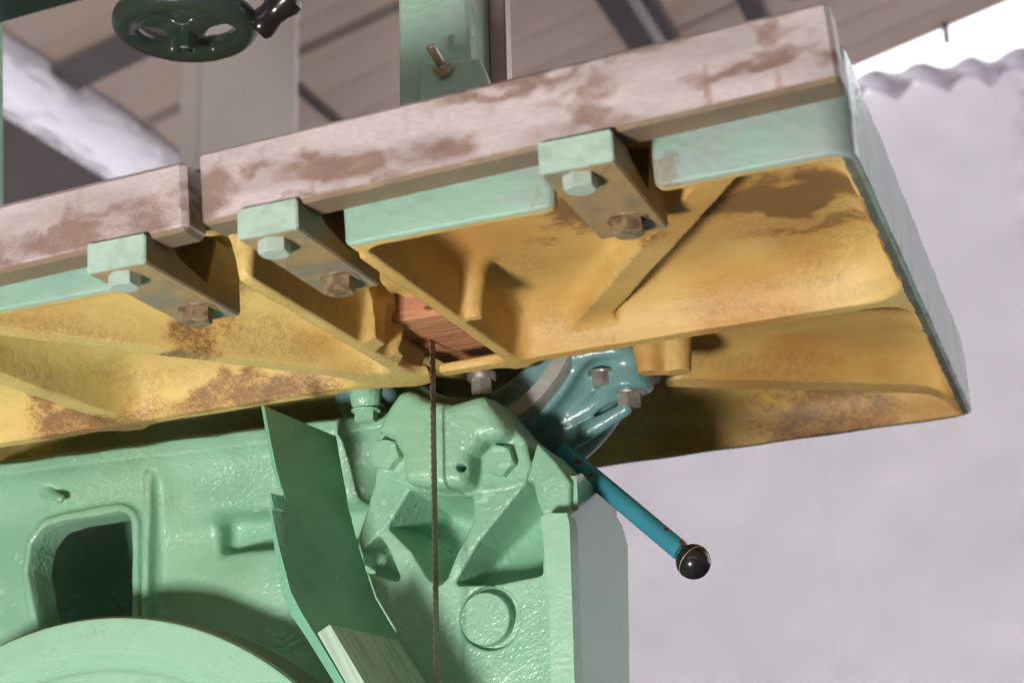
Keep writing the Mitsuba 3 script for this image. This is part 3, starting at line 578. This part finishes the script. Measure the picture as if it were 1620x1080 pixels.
# ------------------------------------------------------------------ lower wheel and blade
WX, WZ, WR = -0.818, -0.578, 0.343
wheel = [(0.0, 0.372), (0.18, 0.372), (0.255, 0.3685), (0.268, 0.3665), (0.286, 0.3655), (0.2895, 0.3675), (0.293, 0.3695), (0.2975, 0.3695), (0.3015, 0.366), (0.306, 0.3615), (0.312, 0.3600), (0.338, 0.3600), (0.3405, 0.3615), (0.3415, 0.3645), (0.3415, 0.425), (0.31, 0.43), (0.0, 0.43)]
put('band_saw__wheel', (lambda mm: mm.apply_translation((WX, 0, WZ)))(lathe([(r, h) for r, h in wheel], 200, 'y')), 'wheel_paint', smooth=35, label='pale green lower blade wheel with a turned groove')
put('band_saw__wheel__tyre', (lambda mm: mm.apply_translation((WX, 0, WZ)))(lathe([(0.335, 0.366), (0.3425, 0.366), (0.3432, 0.3675), (0.3432, 0.4235), (0.3425, 0.425), (0.335, 0.425), (0.335, 0.366)], 200, 'y')), 'rubber', smooth=35)
BX, BY = -0.468, 0.371
def blade():
    z0, z1, w, t, tooth = -0.62, 0.10, 0.0135, 0.0010, 0.0075
    V, F = [], []
    zs = np.arange(z0, z1, tooth)
    for s in (-t / 2, t / 2):
        for z in zs: V += [(BX + s, BY, z), (BX + s, BY + 0.0026, z + tooth * 0.55), (BX + s, BY + w, z), (BX + s, BY + w, z + tooth), (BX + s, BY, z + tooth)]
    n = len(zs) * 5
    for i in range(len(zs)):
        a = i * 5
        for tri in ((0, 2, 1), (1, 2, 3), (1, 3, 4)):
            F.append([a + tri[0], a + tri[1], a + tri[2]]); F.append([n + a + tri[0], n + a + tri[2], n + a + tri[1]])
        for e0, e1 in ((0, 1), (1, 4), (3, 2)): F += [[a + e0, a + e1, n + a + e1], [a + e0, n + a + e1, n + a + e0]]
    return trimesh.Trimesh(V, F, process=False)
put('band_saw__blade', blade(), 'blade_steel', smooth=False, label='narrow toothed saw blade, brown with rust')

# ------------------------------------------------------------------ sheet metal guard
near = [(-0.5977, -0.0617), (-0.5914, -0.0913), (-0.5846, -0.1207), (-0.5799, -0.1371), (-0.5739, -0.1529), (-0.5894, -0.1451), (-0.5867, -0.1589), (-0.5886, -0.1611), (-0.5818, -0.1914), (-0.5686, -0.2367), (-0.5571, -0.2574), (-0.5414, -0.2808), (-0.5155, -0.321), (-0.4884, -0.3657)]
nsm = [(-0.5977, -0.0617), (-0.5914, -0.0913), (-0.5852, -0.1206), (-0.5831, -0.1351), (-0.5823, -0.1469), (-0.5823, -0.1505), (-0.5816, -0.1576), (-0.5815, -0.1617), (-0.578, -0.1917), (-0.5686, -0.2367), (-0.5571, -0.2574), (-0.5414, -0.2808), (-0.5155, -0.321), (-0.4884, -0.3657)]
far = [(-0.5954, -0.0601), (-0.5919, -0.0813), (-0.5869, -0.1065), (-0.5842, -0.1196), (-0.5828, -0.13), (-0.5821, -0.1333), (-0.5807, -0.1392), (-0.5793, -0.1431), (-0.5738, -0.1652), (-0.5623, -0.2007), (-0.5529, -0.2268), (-0.5376, -0.2519), (-0.5017, -0.3084), (-0.4701, -0.3602)]
thick = [0.004, 0.0045, 0.005, 0.004, 0.001, 0.002, 0.004, 0.003, 0.0055, 0.010, 0.0125, 0.0115, 0.0105, 0.010]
V, F = [], []
for (a, b), (a1, b1), (c, d), t in zip(near, nsm, far, thick):
    k = 0.10
    m1 = (a1 + (c - a1) * k, 0.277 + 0.155 * k, b1 + (d - b1) * k)
    V += [(a, 0.277, b), m1, (c, 0.432, d), (c - 0.003, 0.432, d), (m1[0] - 0.003, m1[1], m1[2]), (a - t, 0.2785, b + 0.001)]
for i in range(len(near) - 1):
    for j in range(6):
        p, q = i * 6 + j, i * 6 + (j + 1) % 6
        F += [[p, q, q + 6], [p, q + 6, p + 6]]
for e in (0, (len(near) - 1) * 6): F += [[e, e + 1, e + 4], [e, e + 4, e + 5], [e + 1, e + 2, e + 3], [e + 1, e + 3, e + 4]]
gm = trimesh.Trimesh(V, F, process=False); gm.fix_normals()
put('band_saw__guard', gm, 'guard_shade_green', smooth=28, label='bent sheet metal blade guard with a torn front edge, machine green darkened for its shade')
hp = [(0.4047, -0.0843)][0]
put('band_saw__guard__lit_hole_disc', rod((-0.597, hp[0], hp[1]), (-0.5935, hp[0], hp[1]), 0.0045, n=20, b_=0.0005), 'tooth_steel')  # bright disc on the sheet, painted in for lit background through a hole
WB = [(-0.5378, -0.2768), (-0.5255, -0.2698), (-0.4962, -0.316), (-0.455, -0.3833), (-0.4697, -0.386)]
put('band_saw__guard__guide_block', extrude_y(WB, 0.268, 0.430, 0.0), 'painted_wood', smooth=20, label='pale green painted wooden guide block fixed to the guard')

# ------------------------------------------------------------------ above the table: guide post, bracket, bar, handwheel, upper frame
put('band_saw__guide_post', rbox(-0.4835, -0.4075, 0.335, 0.41, 0.085, 0.62, 0.004), 'lightened_post_paint', label='square green blade guide post above the table')
BR = [(-0.4574, 0.2255), (-0.4555, 0.2747), (-0.4507, 0.2799), (-0.3932, 0.2739), (-0.3851, 0.2546), (-0.3804, 0.2327), (-0.3796, 0.2129)]
k = put('band_saw__guide_bracket', extrude_y(BR, 0.318, 0.3345, 0.0035), 'lightened_post_paint', smooth=20)
sd = [(-0.4268, 0.2649), (-0.4346, 0.2796)]
put(k + '__nut', aim(bolt(0.0100, 0.009, turn=0.2), (sd[0][0], 0.318, sd[0][1]), (-0.18, -0.78, 0.6)), 'bare_steel', smooth=20)
put(k + '__stud', rod((sd[0][0], 0.318, sd[0][1]), (sd[0][0] - 0.006, 0.294, sd[0][1] + 0.0185), 0.0048, n=18), 'bare_steel')
put('band_saw__guide_bar', rbox(-0.4065, -0.3885, 0.3905, 0.4105, 0.09, 0.62, 0.002), 'brown_bar', label='brown steel bar beside the guide post')

HC = [(-0.7625, 0.4014)][0]
def handwheel():
    def sdf(X, Y, Z):
        x, y, z = X - HC[0], Y - 0.40, Z - HC[1] - 0.012
        r = np.sqrt(x * x + y * y)
        rim = np.sqrt((r - 0.0665) ** 2 + (z * 0.95) ** 2) - 0.0135
        hub = smax(r - 0.020, slab(z, -0.012, 0.03), 0.006)
        web = None
        for a in (math.radians(112), math.radians(-12), math.radians(228)):
            c, s = math.cos(a), math.sin(a)
            u, w = x * c + y * s, -x * s + y * c
            sp = smax(smax(slab(u, 0.0, 0.066), np.abs(w) - 0.012 - 0.10 * np.maximum(u, 0), 0.004), np.abs(z) - 0.006, 0.004)
            web = sp if web is None else smin(web, sp, 0.006)
        return smin(smin(rim, web, 0.012), hub, 0.01)
    return sdf
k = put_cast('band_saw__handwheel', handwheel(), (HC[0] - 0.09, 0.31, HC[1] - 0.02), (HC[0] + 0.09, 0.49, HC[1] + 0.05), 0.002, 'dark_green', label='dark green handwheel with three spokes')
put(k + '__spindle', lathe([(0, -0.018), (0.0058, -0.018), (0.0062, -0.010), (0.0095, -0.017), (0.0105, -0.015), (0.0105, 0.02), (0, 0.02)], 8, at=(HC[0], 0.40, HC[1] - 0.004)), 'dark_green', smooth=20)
KN = [(-0.6716, 0.4013)][0]
kp = [(0, -0.004), (0.014, -0.004), (0.0175, 0.002), (0.0165, 0.012), (0.0145, 0.020), (0.0165, 0.030), (0.0205, 0.040), (0.0205, 0.047), (0.016, 0.052), (0, 0.053)]
put(k + '__grip', aim(lathe(kp, 40), (KN[0] - 0.012, 0.42, KN[1] + 0.002), (0.72, 0.0, 0.62)), 'black_knob', smooth=40, label='black plastic grip on the handwheel rim')
UP = [(-1.2428, 0.5198), (-1.0935, 0.5292), (-0.9766, 0.5381), (-0.9648, 0.6731), (-1.2603, 0.7356)]
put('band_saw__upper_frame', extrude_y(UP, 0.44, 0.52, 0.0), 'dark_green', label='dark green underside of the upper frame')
NK = [(-1.2228, 0.5582), (-1.1047, 0.5454), (-1.0954, 0.4075), (-1.0839, 0.218), (-1.198, 0.233)]
put('band_saw__neck', extrude_y(NK, 0.50, 0.54, 0.0), 'green_smooth', label='green edge of the neck at the left border')
